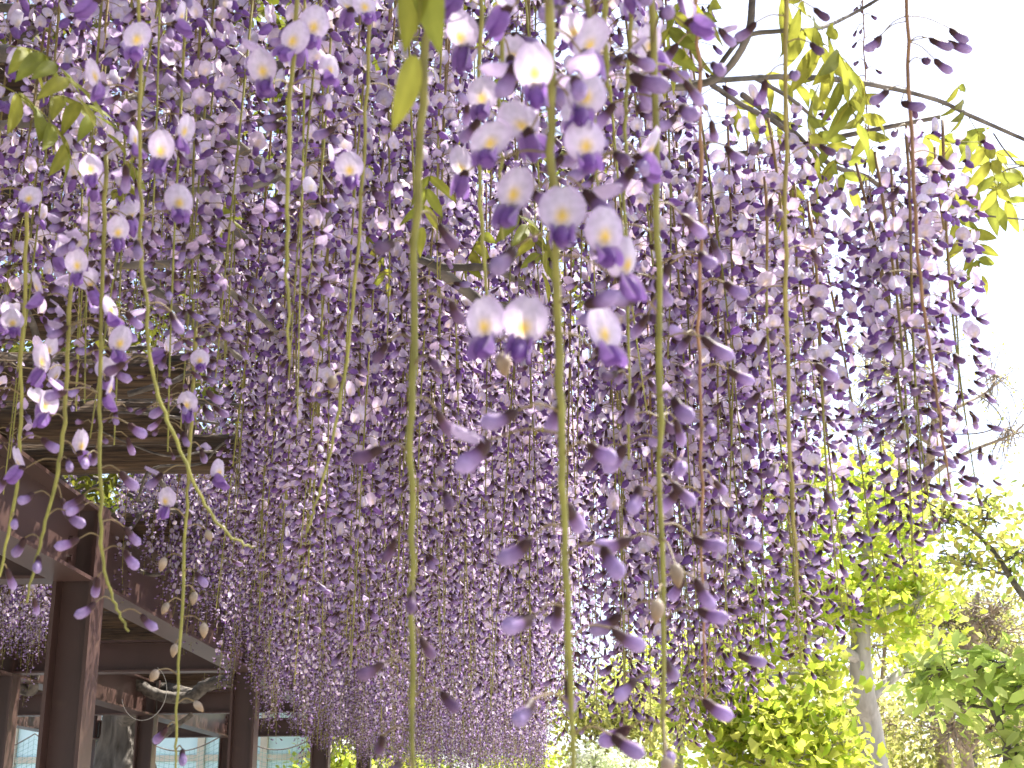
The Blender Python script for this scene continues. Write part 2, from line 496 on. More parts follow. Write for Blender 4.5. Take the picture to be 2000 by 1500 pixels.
make_tree('broadleaf_shrub', 'green broad leaved shrub with thin dark upright stems', 'shrub',
    [g0, P(1980, 1560, 6), P(1965, 1450, 6), P(1930, 1370, 6), P(1890, 1330, 6)],
    [0.05, 0.03, 0.018, 0.012, 0.006],
    [lobe(1820, 1310, 6, 80, 26, 11, 40), lobe(1915, 1300, 6, 80, 22, 11, 40), lobe(1990, 1345, 6, 70, 30, 10, 40), lobe(1985, 1460, 5.9, 80, 36, 10, 40), lobe(1870, 1372, 6.1, 60, 20, 5, 30), lobe(2060, 1320, 6, 70, 60, 12, 40)],
    (0.098, 'oval', GREEN), seed=4, bark=M_BARK, spread=0.06, per=4, twigs=10, up=1.0)
g0 = ground_at(2260, 6.2)
make_tree('young_maple', 'young tree reaching in with bronze green leaves and dark knobbed twigs', 'tree',
    [g0, P(2230, 1500, 6.2), P(2120, 1290, 6.2), P(2000, 1165, 6.2), P(1935, 1070, 6.2), P(1870, 1015, 6.2), P(1800, 975, 6.2)],
    [0.06, 0.045, 0.03, 0.016, 0.011, 0.006, 0.003],
    [lobe(1930, 1000, 6.2, 75, 35, 40), lobe(1990, 1080, 6.2, 70, 45, 45), lobe(1880, 1100, 6.2, 70, 30, 30), lobe(2060, 1150, 6.2, 90, 80, 70), lobe(1850, 1010, 6.2, 40, 25, 12)],
    (0.05, 'oval', [(0.38, 0.42, 0.08), (0.34, 0.43, 0.09), (0.42, 0.38, 0.10)]), seed=6, bark=M_BARK, spread=0.05, per=4, twigs=12, up=1.0)
def far_tree(name, label, px, t, top, w, h, nl, nc, leaf, seed, bark=None, tw=22, per=4, spread=0.16, twr=0.006):
    r = np.random.default_rng(seed + 100)
    g0 = ground_at(px, t)
    c = P(px, top + h, t)
    tr = [g0, (g0.x + 0.1, g0.y, c.z * 0.35), (g0.x - 0.05, g0.y, c.z * 0.7), (c.x, c.y, c.z), P(px + 10, top + h * 0.4, t)]
    lb = []
    for k in range(nl):
        a = r.uniform(0, 2 * math.pi); q = math.sqrt(r.uniform(0.05, 0.8))
        lb.append(lobe(px + q * w * math.cos(a), top + h + q * h * math.sin(a), t + r.uniform(-0.8, 0.8), w * 0.42, h * 0.36, nc))
    return make_tree(name, label, 'tree', tr, [0.02 * t / 2, 0.013 * t / 2, 0.009 * t / 2, 0.05, 0.02], lb, leaf, seed=seed, bark=bark, twigs=tw, per=per, spread=spread, twig_r=twr)
far_tree('bare_tree', 'sparse tall tree of fine bare twigs flecked with pale new leaves', 1830, 14, 560, 190, 250, 9, 26, (0.05, 'oval', PALE), 21, M_TWIG, 26, 2, 0.12, 0.008)
far_tree('bare_tree', 'tangled half bare tree of pale brown twigs behind the ginkgo', 1900, 12, 1080, 190, 190, 10, 60, (0.045, 'oval', OLIVE), 22, M_TWIG, 40, 3, 0.14, 0.010)
far_tree('bare_tree', 'sparse budding tree seen through the wisteria curtain', 1400, 14, 380, 190, 260, 8, 14, (0.045, 'oval', PALE), 25, M_TWIG, 26, 2, 0.12, 0.007)
far_tree('garden_tree', 'olive green tree beyond the far end of the wisteria curtain', 1190, 15, 1330, 130, 140, 8, 110, (0.085, 'oval', OLIVE), 23, M_TRUNK, 14, 4)
far_tree('garden_tree', 'bright lime green tree beyond the steel columns', 730, 16.5, 1385, 110, 120, 8, 120, (0.12, 'oval', GINK), 24, M_TRUNK, 10, 4, 0.2)
far_tree('garden_tree', 'lime green tree under the farthest racemes', 930, 24, 1400, 130, 120, 8, 120, (0.13, 'oval', GINK), 26, M_TRUNK, 10, 4, 0.2)
far_tree('garden_tree', 'hazy yellow tree with a broad twiggy crown far behind the ginkgo', 1720, 19, 1130, 260, 260, 12, 90, (0.085, 'oval', PALE), 33, M_TWIG, 26, 4)
far_tree('garden_tree', 'lime tree closing the view between curtain and low ginkgo', 1330, 18, 1230, 150, 190, 10, 100, (0.10, 'oval', GINK), 35, M_GREYBARK, 14, 4)
far_tree('garden_tree', 'pale washed out tree far behind the half bare tree', 1900, 21, 1180, 260, 260, 12, 110, (0.10, 'oval', PALE), 41, M_TWIG, 22, 4)
far_tree('garden_tree', 'yellowish green tree filling the gap behind the low ginkgo', 1560, 15, 1240, 220, 220, 10, 90, (0.075, 'oval', PALE), 27, M_TWIG, 22, 4)
far_tree('garden_tree', 'olive tree with grey boughs behind the broad leaved shrub', 1900, 14, 1330, 200, 180, 9, 110, (0.07, 'oval', OLIVE), 28, M_TRUNK, 20, 4)
g0 = ground_at(1190, 12)
make_tree('flowering_shrub', 'rounded shrub covered with small creamy white blossom', 'shrub',
    [g0, P(1190, 1600, 12), P(1190, 1520, 12)], [0.05, 0.04, 0.02],
    [lobe(1160, 1500, 12, 50, 40, 160), lobe(1220, 1505, 12, 55, 45, 160), lobe(1190, 1560, 12, 80, 60, 200)],
    (0.05, 'oval', [(0.75, 0.76, 0.62), (0.68, 0.72, 0.52), (0.45, 0.52, 0.25)]), seed=9, spread=0.05, per=5, bark=M_BARK)

# ------------------------------------------------------------------ wisteria flowers
C_CAL = np.array((0.060, 0.027, 0.028)); C_KEEL = np.array((0.190, 0.082, 0.315)); C_KEEL2 = np.array((0.270, 0.145, 0.410))
C_BAN = np.array((0.50, 0.39, 0.59)); C_WHITE = np.array((0.60, 0.53, 0.655)); C_YEL = np.array((0.74, 0.50, 0.05))
C_STEM = np.array((0.235, 0.225, 0.045)); C_STEM2 = np.array((0.24, 0.13, 0.06)); C_PED = np.array((0.19, 0.135, 0.06))

def lathe_x(mb, curve, rad, ns, cols, flat=1.0):
    """tube along a curve in the x-z plane, flattened in y"""
    curve = np.asarray(curve, float)
    n = len(curve)
    tn = np.gradient(curve, axis=0); tn /= np.linalg.norm(tn, axis=1)[:, None] + 1e-12
    up = np.stack([-tn[:, 2], np.zeros(n), tn[:, 0]], 1)
    th = np.linspace(0, 2 * math.pi, ns, endpoint=False)
    v = curve[:, None, :] + np.asarray(rad)[:, None, None] * (np.cos(th)[None, :, None] * up[:, None, :] + flat * np.sin(th)[None, :, None] * np.array((0, 1.0, 0))[None, None, :])
    f = [(i * ns + k, i * ns + (k + 1) % ns, (i + 1) * ns + (k + 1) % ns, (i + 1) * ns + k) for i in range(n - 1) for k in range(ns)]
    mb.add(v.reshape(-1, 3), f, np.repeat(np.asarray(cols), ns, axis=0))

def add_open(mb, r, hi, tilt, tint=1.0):
    ns = 8 if hi else 5
    lathe_x(mb, [(-0.0006, 0, 0), (0.002, 0, 0.0002), (0.0055, 0, 0)], [0.0008, 0.0027, 0.0034], ns, [C_CAL, C_CAL, C_CAL * 1.5])
    nu, nv = (10, 10) if hi else (4, 5)
    us, vs_ = np.linspace(-1, 1, nu + 1), np.linspace(0, 1, nv + 1)
    curl, back = r.uniform(-0.0035, 0.0045), r.uniform(0.003, 0.008)
    wid, hgt = 0.0102 * r.uniform(0.9, 1.1), 0.0215 * r.uniform(0.92, 1.08)
    tw = r.uniform(-0.15, 0.15)
    v, c = [], []
    for b in vs_:
        w = wid * max(0.05, math.sin(math.pi * min(b * 0.86 + 0.10, 0.985))) ** 0.62
        for a in us:
            bb = b - 0.05 * (1 - abs(a)) * (b > 0.9)
            x = 0.0045 + 0.004 * bb - back * bb * bb - curl * a * a + 0.0012 * (1 - abs(a)) + tw * a * w * bb
            if hi: x += 0.0005 * math.sin(9 * a + 5 * b)
            v.append((x, a * w, bb * hgt))
            e = min(1.0, (a * a * 0.8 + max(0, b - 0.4) * 0.35))
            col = C_WHITE * (1 - e) + C_BAN * tint * e
            yl = math.exp(-((a * w) / 0.0027) ** 2) * math.exp(-((b - 0.30) / 0.15) ** 2)
            yl = min(1, yl * (1.15 if hi else 0.55))
            col = col * (1 - yl) + C_YEL * yl
            if b < 0.1: col = col * 0.6 + C_KEEL * 0.4
            c.append(col)
    v = np.array(v)
    o = v - np.array((0.0045, 0, 0)); ct, st = math.cos(tilt), math.sin(tilt)
    v = np.stack([o[:, 0] * ct + o[:, 2] * st + 0.0045, o[:, 1], -o[:, 0] * st + o[:, 2] * ct], 1)
    f = [(i * (nu + 1) + k, i * (nu + 1) + k + 1, (i + 1) * (nu + 1) + k + 1, (i + 1) * (nu + 1) + k) for i in range(nv) for k in range(nu)]
    mb.add(v, f, np.array(c))
    # wings and keel: a boat hanging forward and down
    a0, a1 = R(r.uniform(-62, -40)), R(r.uniform(-42, -18))
    n = 8 if hi else 5
    s = np.linspace(0, 1, n)
    Lk = 0.0165 * r.uniform(0.9, 1.1)
    ang = a0 + (a1 - a0) * s
    cx = 0.004 + np.concatenate([[0], np.cumsum(np.cos(ang[:-1]) * Lk / (n - 1))])
    cz = -0.0005 + np.concatenate([[0], np.cumsum(np.sin(ang[:-1]) * Lk / (n - 1))])
    rad = 0.0052 * np.sin(np.pi * (0.13 + 0.84 * s)) ** 0.75
    cols = [C_KEEL2 * (1 - q) + C_KEEL * q for q in s]
    lathe_x(mb, np.stack([cx, np.zeros(n), cz], 1), rad, ns + (2 if hi else 0), cols, 0.78)
    if hi:      # two wing petals standing off the keel
        for sg in (-1, 1):
            wv, wc = [], []
            for i, q in enumerate(np.linspace(0, 1, 6)):
                for k, h in enumerate(np.linspace(-1, 1, 4)):
                    wv.append((np.interp(q, s, cx) + 0.001, sg * (0.0030 + 0.0028 * math.sin(math.pi * q * 0.8)), np.interp(q, s, cz) + h * 0.0055 * math.sin(math.pi * (0.12 + 0.85 * q)) + 0.001))
                    wc.append(C_KEEL2 * 1.05 if k < 3 else C_BAN * 0.7)
            mb.add(wv, [(i * 4 + k, i * 4 + k + 1, (i + 1) * 4 + k + 1, (i + 1) * 4 + k) for i in range(5) for k in range(3)], np.array(wc))

def add_bud(mb, r, hi, size=1.0, dark=0.0):
    ns = 9 if hi else 5
    n = 10 if hi else 7
    s = np.linspace(0, 1, n)
    L_ = 0.0225 * size * r.uniform(0.9, 1.1)
    a0, a1 = R(r.uniform(-62, -40)), R(r.uniform(-25, 0))
    ang = a0 + (a1 - a0) * s ** 1.3
    cx = np.concatenate([[0], np.cumsum(np.cos(ang[:-1]) * L_ / (n - 1))])
    cz = np.concatenate([[0], np.cumsum(np.sin(ang[:-1]) * L_ / (n - 1))])
    rad = np.interp(s, [0, 0.08, 0.22, 0.34, 0.6, 0.82, 0.95, 1.0], np.array([0.0012, 0.0030, 0.0034, 0.0034, 0.0045, 0.0047, 0.0030, 0.0004])) * (0.35 + 0.65 * size)
    tip = np.array((0.41, 0.305, 0.54)) * (1 - dark) + np.array((0.13, 0.055, 0.13)) * dark
    body = np.array((0.21, 0.115, 0.27)) * (1 - dark) + np.array((0.10, 0.04, 0.08)) * dark
    cols = np.stack([np.interp(s, [0, 0.34, 0.46, 0.80, 1.0], [C_CAL[j], C_CAL[j] * 1.25, body[j], tip[j], tip[j] * 0.9]) for j in range(3)], 1)
    lathe_x(mb, np.stack([cx, np.zeros(n), cz], 1), rad, ns, cols, 0.74)

def add_half(mb, r, hi):
    add_bud(mb, r, hi, 0.95)
    nu, nv = (8, 8) if hi else (4, 4)
    v, c = [], []
    for b in np.linspace(0, 1, nv + 1):
        w = 0.0075 * max(0.05, math.sin(math.pi * min(b * 0.86 + 0.1, 0.985))) ** 0.62
        for a in np.linspace(-1, 1, nu + 1):
            v.append((0.004 + b * 0.014, a * w, 0.0015 + 0.0055 * b - 0.0035 * a * a)); c.append(C_BAN * (0.8 + 0.2 * b) * (1 - 0.15 * a * a))
    mb.add(v, [(i * (nu + 1) + k, i * (nu + 1) + k + 1, (i + 1) * (nu + 1) + k + 1, (i + 1) * (nu + 1) + k) for i in range(nv) for k in range(nu)], np.array(c))

def add_wilt(mb, r, hi):
    n = 9
    s = np.linspace(0, 1, n)
    rad = 0.0052 * np.sin(np.pi * (0.04 + 0.95 * s ** 0.8)) ** 0.8
    cr, br = np.array((0.44, 0.39, 0.33)), np.array((0.34, 0.23, 0.13))
    cols = [cr * (1 - q) + br * q for q in s]
    lathe_x(mb, np.stack([0.005 * s, 0 * s, -0.0135 * s], 1), rad * 0.82, 9 if hi else 6, cols, 0.9)

def flower_geo(kind, seed, hi):
    mb = MB(); r = np.random.default_rng(seed)
    if kind == 'open': add_open(mb, r, hi, r.uniform(-0.05, 0.50))
    elif kind == 'half': add_half(mb, r, hi)
    elif kind == 'bud': add_bud(mb, r, hi)
    elif kind == 'thin': add_bud(mb, r, hi, 0.72, 0.75)
    elif kind == 'tip': add_bud(mb, r, hi, 0.45, 0.6)
    else: add_wilt(mb, r, hi)
    return np.concatenate(mb.v), mb.f, np.concatenate(mb.c)
NV = {'open': 7, 'half': 4, 'bud': 5, 'thin': 3, 'tip': 2, 'wilt': 2}
LO = {k: [flower_geo(k, 300 + i, False) for i in range(n)] for k, n in NV.items()}
HI_NAME = {'open': 'flower', 'half': 'flower', 'bud': 'bud', 'thin': 'bud', 'tip': 'bud', 'wilt': 'wilted_flower'}
HI = {}
for k, n in NV.items():
    HI[k] = []
    for i in range(n):
        mb = MB(); v, f, c = flower_geo(k, 300 + i, True); mb.add(v, f, c)
        HI[k].append(mb.mesh(HI_NAME[k], M_PETAL))

def pick_kind(s, style, r):
    """flower stage at the fraction s of the raceme (0 at its top)"""
    q = s + r.normal(0, 0.05)
    if style == 'open': e = (0.80, 0.90, 0.985)
    elif style == 'mixed': e = (0.55, 0.68, 0.93)
    elif style == 'bud': e = (0.06, 0.16, 0.86)
    else: e = (-1, -1, -1)
    if q < e[0]: return 'open' if r.random() > 0.10 else 'half'
    if q < e[1]: return 'half'
    if q < e[2]: return 'bud'
    return 'thin' if q < 0.97 and style != 'young' else 'tip'

def raceme_geo(L_, style, seed, gap=0.0098, miss=0.14, bare_top=0.05):
    r = np.random.default_rng(seed)
    st, bl = MB(), MB()
    n = int(L_ / gap)
    bend = r.normal(0, 0.02, 2) * L_
    def at(s):
        return np.array((bend[0] * s * s + 0.006 * math.sin(5 * s + seed), bend[1] * s * s + 0.006 * math.cos(4 * s + seed), -L_ * s))
    tube(st, [at(s) for s in np.linspace(0, 1, 14)], [0.0021, 0.0017, 0.0007], 5, np.array([C_STEM2, C_STEM2 * 0.6 + C_STEM * 0.4, C_STEM, C_STEM]))
    az = r.uniform(0, 6.28)
    for i in range(n):
        s = bare_top + (1 - bare_top) * (i + 0.5) / n
        az += 2.39996 + r.normal(0, 0.25)
        if r.random() < miss: continue
        k = pick_kind(s, style, r)
        pl = (0.039 * (1 - 0.50 * s) if k != 'tip' else 0.010) * r.uniform(0.8, 1.2)
        p0 = at(s)
        d = np.array((math.cos(az), math.sin(az), r.uniform(-0.25, 0.35)))
        p1 = p0 + d * pl
        tube(st, [p0, (p0 + p1) / 2 + np.array((0, 0, 0.003)), p1], [0.0007, 0.0005], 3, C_PED, cap=False)
        v, f, c = LO[k][r.integers(len(LO[k]))]
        yaw = az + r.normal(0, 0.25); pit = r.normal(0.0, 0.22); rol = r.normal(0, 0.2)
        m = np.array(Euler((rol, pit, yaw), 'XYZ').to_matrix())
        sz = r.uniform(0.84, 1.12) * (1 - 0.15 * max(0, s - 0.4))
        var = r.uniform(0.82, 1.15) * np.array((r.uniform(0.94, 1.08), 1.0, r.uniform(0.95, 1.05)))
        bl.add((v * sz) @ m.T + p1, f, c * var)
    return st, bl

VARS = []      # (length, style, stem mesh, blossom mesh, source object for the far mass)
src = bpy.data.collections.new('far_raceme_sources')
spec = [(0.42, 'open', 3), (0.62, 'open', 3), (0.62, 'mixed', 2), (0.85, 'open', 3), (0.85, 'mixed', 2), (1.05, 'open', 3), (1.05, 'mixed', 2), (0.8, 'bud', 2), (0.45, 'young', 1)]
for L_, style, cnt in spec:
    for i in range(cnt):
        sd_ = 900 + 17 * len(VARS)
        st, bl = raceme_geo(L_, style, sd_, gap=0.0098 if style != 'young' else 0.008)
        ms = st.mesh('raceme', M_STEM); mbm = bl.mesh('blossoms', M_PETAL)
        full = MB()
        for q in (st, bl): full.add(np.concatenate(q.v), q.f, np.concatenate(q.c))
        mf = full.mesh('far_raceme', M_STEM)
        mf.materials.append(M_PETAL)
        nst = len(st.f)
        mf.polygons.foreach_set('material_index', [0] * nst + [1] * (len(full.f) - nst))
        o = bpy.data.objects.new('far_raceme_%02d' % len(VARS), mf)
        src.objects.link(o)
        VARS.append((L_, style, ms, mbm))

# ------------------------------------------------------------------ the vine: trunk, branches
VB = Vector(P(240, 1500, 13)); VB.z = 0
vine = empty('wisteria_vine', VB)
tag(vine, 'old wisteria vine with a gnarled trunk and long racemes of violet and lilac flowers', 'wisteria')
nvb = -np.array(VB)
def part(mb, name, mat, smooth=True):
    return mb.build(name, mat, vine, -VB, smooth)

m = MB()      # gnarled, fluted trunk
zs = np.linspace(0, 2.95, 40); ns = 40
th = np.linspace(0, 2 * math.pi, ns, endpoint=False)
rad = np.interp(zs, [0, 0.6, 1.6, 2.0, 2.2, 2.45, 2.7, 2.95], [0.50, 0.36, 0.34, 0.31, 0.26, 0.20, 0.18, 0.15])
V = []
for z, q in zip(zs, rad):
    tw_ = th + 0.55 * z
    rr = q * (1 + 0.13 * np.cos(5 * tw_ + 0.5) + 0.08 * np.cos(9 * tw_ + 2 * z) + 0.05 * np.cos(15 * tw_ - 3 * z))
    for a_, zk, amp in ((4.2, 2.12, 0.07), (5.0, 2.10, 0.08), (3.6, 1.8, 0.06)):
        rr = rr + amp * np.exp(-((np.angle(np.exp(1j * (th - a_))) / 0.16) ** 2) - ((z - zk) / 0.09) ** 2)
    V.append(np.stack([VB.x + 0.05 * math.sin(1.2 * z) + rr * np.cos(th), VB.y + 0.04 * math.cos(z) + rr * np.sin(th), np.full(ns, z)], 1))
m.add(np.concatenate(V), [(i * ns + k, i * ns + (k + 1) % ns, (i + 1) * ns + (k + 1) % ns, (i + 1) * ns + k) for i in range(39) for k in range(ns)])
part(m, 'trunk', M_TRUNK)

def branch(pts, r, mat=None, n=7, wob=0.06):
    """pts: (px, py, t)"""
    m = MB()
    tube(m, smooth_line([P(*q) for q in pts], n), r, 8, wob=wob)
    return part(m, 'branch', mat or M_BARK)
BR = [
    ([(-60, 14, 2.0), (120, 17, 2.0), (270, 16, 2.05), (420, 4, 2.1), (520, -30, 2.1)], [0.007, 0.006]),
    ([(-60, 250, 1.9), (90, 235, 1.9), (190, 208, 1.95), (260, 188, 2.0), (340, 160, 2.1), (430, 150, 2.3)], [0.007, 0.004], ),
    ([(300, 150, 1.75), (345, 190, 1.75), (400, 235, 1.75), (470, 290, 1.8), (560, 350, 1.9), (640, 420, 2.0)], [0.0085, 0.007]),
    ([(20, 80, 2.5), (60, 60, 2.5), (120, 0, 2.5)], [0.014, 0.012]),
    ([(-20, 100, 2.2), (90, 115, 2.2), (180, 130, 2.25), (260, 140, 2.3)], [0.015, 0.008]),
    ([(225, 520, 1.8), (285, 516, 1.8), (340, 514, 1.8), (400, 494, 1.8), (480, 474, 1.8), (440, 440, 1.85), (400, 425, 1.9)], [0.0055, 0.005]),
    ([(320, 375, 1.7), (400, 372, 1.7), (490, 365, 1.7), (560, 340, 1.75), (660, 300, 1.8)], [0.005, 0.004]),
    ([(280, 545, 2.0), (345, 600, 2.0), (400, 650, 2.1), (470, 700, 2.2)], [0.008, 0.005]),
    ([(405, 490, 1.85), (440, 560, 1.85), (490, 600, 1.9), (540, 650, 2.0)], [0.005, 0.004]),
    ([(250, 770, 3.6), (300, 755, 3.6), (340, 745, 3.6), (420, 700, 3.7), (500, 690, 3.8)], [0.008, 0.007]),
    ([(640, -5, 2.2), (690, 30, 2.2), (760, 60, 2.25), (860, 75, 2.3), (960, 40, 2.3), (1010, 0, 2.3)], [0.008, 0.006]),
    ([(800, 500, 1.9), (860, 520, 1.9), (900, 522, 1.9), (965, 525, 1.9), (1030, 560, 2.0)], [0.006, 0.005]),
    ([(830, 505, 1.95), (880, 545, 1.95), (920, 575, 1.95), (960, 600, 2.0), (1040, 590, 2.1)], [0.009, 0.007]),
    ([(820, 480, 3.0), (700, 470, 3.1), (620, 440, 3.2)], [0.008, 0.006]),
    ([(880, 860, 5.0), (930, 830, 5.0), (965, 760, 5.0), (960, 700, 5.0)], [0.010, 0.007]),
    # thick branch against the sky and the shoots running out to the light
    ([(1230, 160, 1.5), (1290, 170, 1.5), (1350, 168, 1.5), (1400, 152, 1.48), (1440, 110, 1.46), (1465, 50, 1.45), (1470, -40, 1.45)], [0.0036, 0.0044, 0.0040]),
    ([(1330, 165, 1.55), (1430, 155, 1.6), (1560, 150, 1.65), (1690, 163, 1.7), (1820, 192, 1.75), (1900, 228, 1.8), (2040, 290, 1.85)], [0.0038, 0.0026]),
    ([(1390, 150, 1.5), (1450, 75, 1.5), (1530, 60, 1.5), (1600, 55, 1.55), (1660, 30, 1.6), (1730, -10, 1.6)], [0.003, 0.002]),
    ([(1390, 165, 1.9), (1450, 205, 1.95), (1530, 250, 2.0), (1600, 340, 2.05), (1650, 410, 2.1), (1720, 470, 2.2)], [0.004, 0.003]),
    ([(1450, 185, 2.0), (1540, 250, 2.1), (1620, 320, 2.1), (1700, 350, 2.15), (1790, 430, 2.2), (1850, 480, 2.2)], [0.005, 0.003]),
    ([(1470, 150, 1.8), (1540, 190, 1.85), (1600, 240, 1.9), (1640, 290, 1.95)], [0.003, 0.002]),
    ([(1750, 355, 1.9), (1820, 358, 1.9), (1930, 350, 1.9), (1970, 330, 1.9), (2030, 320, 1.9)], [0.0012, 0.001]),
    ([(1930, 422, 1.9), (1960, 425, 1.9), (2040, 432, 1.9)], [0.0013, 0.001]),
    ([(1940, 260, 1.85), (1960, 290, 1.85), (1985, 320, 1.85)], [0.0012, 0.001]),
    ([(1540, 800, 2.2), (1580, 818, 2.2), (1680, 822, 2.2), (1760, 838, 2.2), (1880, 848, 2.2), (1940, 838, 2.2), (1955, 815, 2.2), (1930, 785, 2.25), (1890, 760, 2.3)], [0.0016, 0.001]),
    ([(1300, 545, 2.8), (1380, 525, 2.8), (1500, 535, 2.9), (1600, 550, 3.0)], [0.006, 0.005]),
    ([(1230, 250, 2.3), (1330, 330, 2.4), (1430, 420, 2.5), (1520, 500, 2.6)], [0.006, 0.004]),
    # dark boughs under the logs and on the cross beams
    ([(215, 1180, 5.6), (235, 1080, 5.6), (270, 1010, 5.6), (310, 985, 5.7), (360, 990, 5.7), (420, 975, 5.8)], [0.010, 0.012]),
    ([(300, 925, 5.6), (340, 985, 5.6), (400, 1060, 5.6), (450, 1100, 5.7), (520, 1145, 5.8)], [0.016, 0.013]),
    ([(250, 965, 5.5), (300, 990, 5.5), (370, 1005, 5.6), (430, 1040, 5.7)], [0.010, 0.008]),
    ([(385, 1110, 6.0), (400, 1150, 6.0), (440, 1165, 6.0), (510, 1185, 6.1)], [0.014, 0.012]),
    ([(255, 1100, 5.7), (280, 1118, 5.7), (310, 1122, 5.7), (345, 1100, 5.8), (370, 1085, 5.8)], [0.010, 0.006]),
    ([(285, 880, 4.8), (300, 920, 4.9), (330, 965, 5.0)], [0.010, 0.008]),
    ([(250, 1318, 11.0), (275, 1340, 11.0), (310, 1358, 11.0), (370, 1362, 11.0), (400, 1340, 11.0), (440, 1330, 11.0), (480, 1335, 11.0)], [0.045, 0.050, 0.06]),
    ([(245, 1400, 12.6), (270, 1360, 12.0), (330, 1350, 11.4), (375, 1360, 11.0)], [0.10, 0.06]),
    ([(300, 1450, 11), (340, 1420, 11), (375, 1395, 11)], [0.035, 0.02]),
    ([(20, 1330, 8.6), (60, 1350, 8.6), (70, 1310, 8.6), (110, 1270, 8.6)], [0.04, 0.03]),
]
for b in BR: branch(b[0], b[1])
# shoots crossing over the trellis
r_ = np.random.default_rng(77)
for i in range(46):
    x0, y0 = r_.uniform(-3.6, -0.2), r_.uniform(2.4, 13)
    a = r_.uniform(-0.9, 0.9); L_ = r_.uniform(0.7, 1.7)
    z0 = r_.uniform(2.92, 3.3)
    pts = []
    for k in range(5):
        u = k / 4 * L_
        pts.append((x0 + u * math.cos(a) + r_.normal(0, 0.06), y0 + u * math.sin(a) + r_.normal(0, 0.06), z0 + r_.normal(0, 0.05)))
    m = MB(); tube(m, smooth_line(pts, 5), [r_.uniform(0.006, 0.02), 0.005], 6, wob=0.05)
    part(m, 'branch', M_BARK)

for i in range(34):       # tangle of older shoots in the first bays, below the flowers
    x0, y0 = r_.uniform(-1.5, 0.0), r_.uniform(1.9, 4.6)
    a = r_.uniform(0, 6.28); L_ = r_.uniform(0.4, 1.0); z0 = r_.uniform(2.62, 2.95)
    pts = [(x0 + k / 5 * L_ * math.cos(a + 0.25 * k * math.sin(i)) + r_.normal(0, 0.03), y0 + k / 5 * L_ * math.sin(a) + r_.normal(0, 0.04), z0 + 0.03 * k + r_.normal(0, 0.035)) for k in range(6)]
    m = MB(); tube(m, smooth_line(pts, 5), [r_.uniform(0.004, 0.011), 0.003], 6, wob=0.08)
    part(m, 'branch', M_BARK)

# ------------------------------------------------------------------ compound leaves
def leaflet_mesh(k):
    r = np.random.default_rng(400 + k)
    m = MB()
    n = 7
    v, c = [], []
    base = np.array([(0.23, 0.235, 0.035), (0.27, 0.265, 0.04), (0.20, 0.22, 0.035)][k % 3])
    for i, s in enumerate(np.linspace(0, 1, n)):
        w = 0.0098 * math.sin(math.pi * (0.06 + 0.94 * s) ** 0.8) ** 0.9 + 0.0003
        dz = -0.010 * s * s
        for q in (-1, -0.5, 0, 0.5, 1):
            v.append((0.060 * s, q * w, dz + 0.0028 * abs(q) * math.sin(math.pi * s) + 0.001 * math.sin(7 * s + k + 2 * q)))
            c.append(base * (1.25 if q == 0 else 1.0) * r.uniform(0.92, 1.08))
    m.add(v, [(i * 5 + k_, i * 5 + k_ + 1, (i + 1) * 5 + k_ + 1, (i + 1) * 5 + k_) for i in range(n - 1) for k_ in range(4)], np.array(c))
    return m.mesh('leaflet', M_LEAF)
LEAFLET = [leaflet_mesh(k) for k in range(3)]

def compound_leaf(p, yaw, pitch, size, r, droop=0.5, pairs=5, fan=(40, 65)):
    """rachis as the part, every leaflet a sub-part"""
    Lr = 0.055 + 0.030 * pairs
    m = MB()
    q = [(Lr * s, 0, 0.02 * math.sin(2.5 * s) - 0.03 * s * s) for s in np.linspace(0, 1, 7)]
    tube(m, q, [0.0011, 0.0005], 4, C_STEM * 1.2)
    o = m.build('leaf', M_LEAF, vine, Vector(p) - VB)
    o.rotation_euler = (r.normal(0, 0.3), pitch, yaw); o.scale = (size,) * 3
    for k in range(pairs + 1):
        s = min(1.0, 0.22 + 0.78 * k / pairs)
        pos = Vector((np.interp(s * Lr, [a[0] for a in q], [a[0] for a in q]), 0, np.interp(s, np.linspace(0, 1, 7), [a[2] for a in q])))
        sc_ = (0.75 + 0.5 * math.sin(math.pi * (0.25 + 0.6 * s))) * r.uniform(0.85, 1.1)
        if k == pairs:
            link('leaflet', LEAFLET[k % 3], o, pos, (r.normal(0, 0.3), 0.25, r.normal(0, 0.1)), sc_)
        else:
            for sg in (-1, 1):
                link('leaflet', LEAFLET[r.integers(3)], o, pos, (sg * r.uniform(-0.2, 0.4), droop + r.normal(0, 0.25), sg * R(r.uniform(*fan))), sc_)
    return o
lr_ = np.random.default_rng(31)
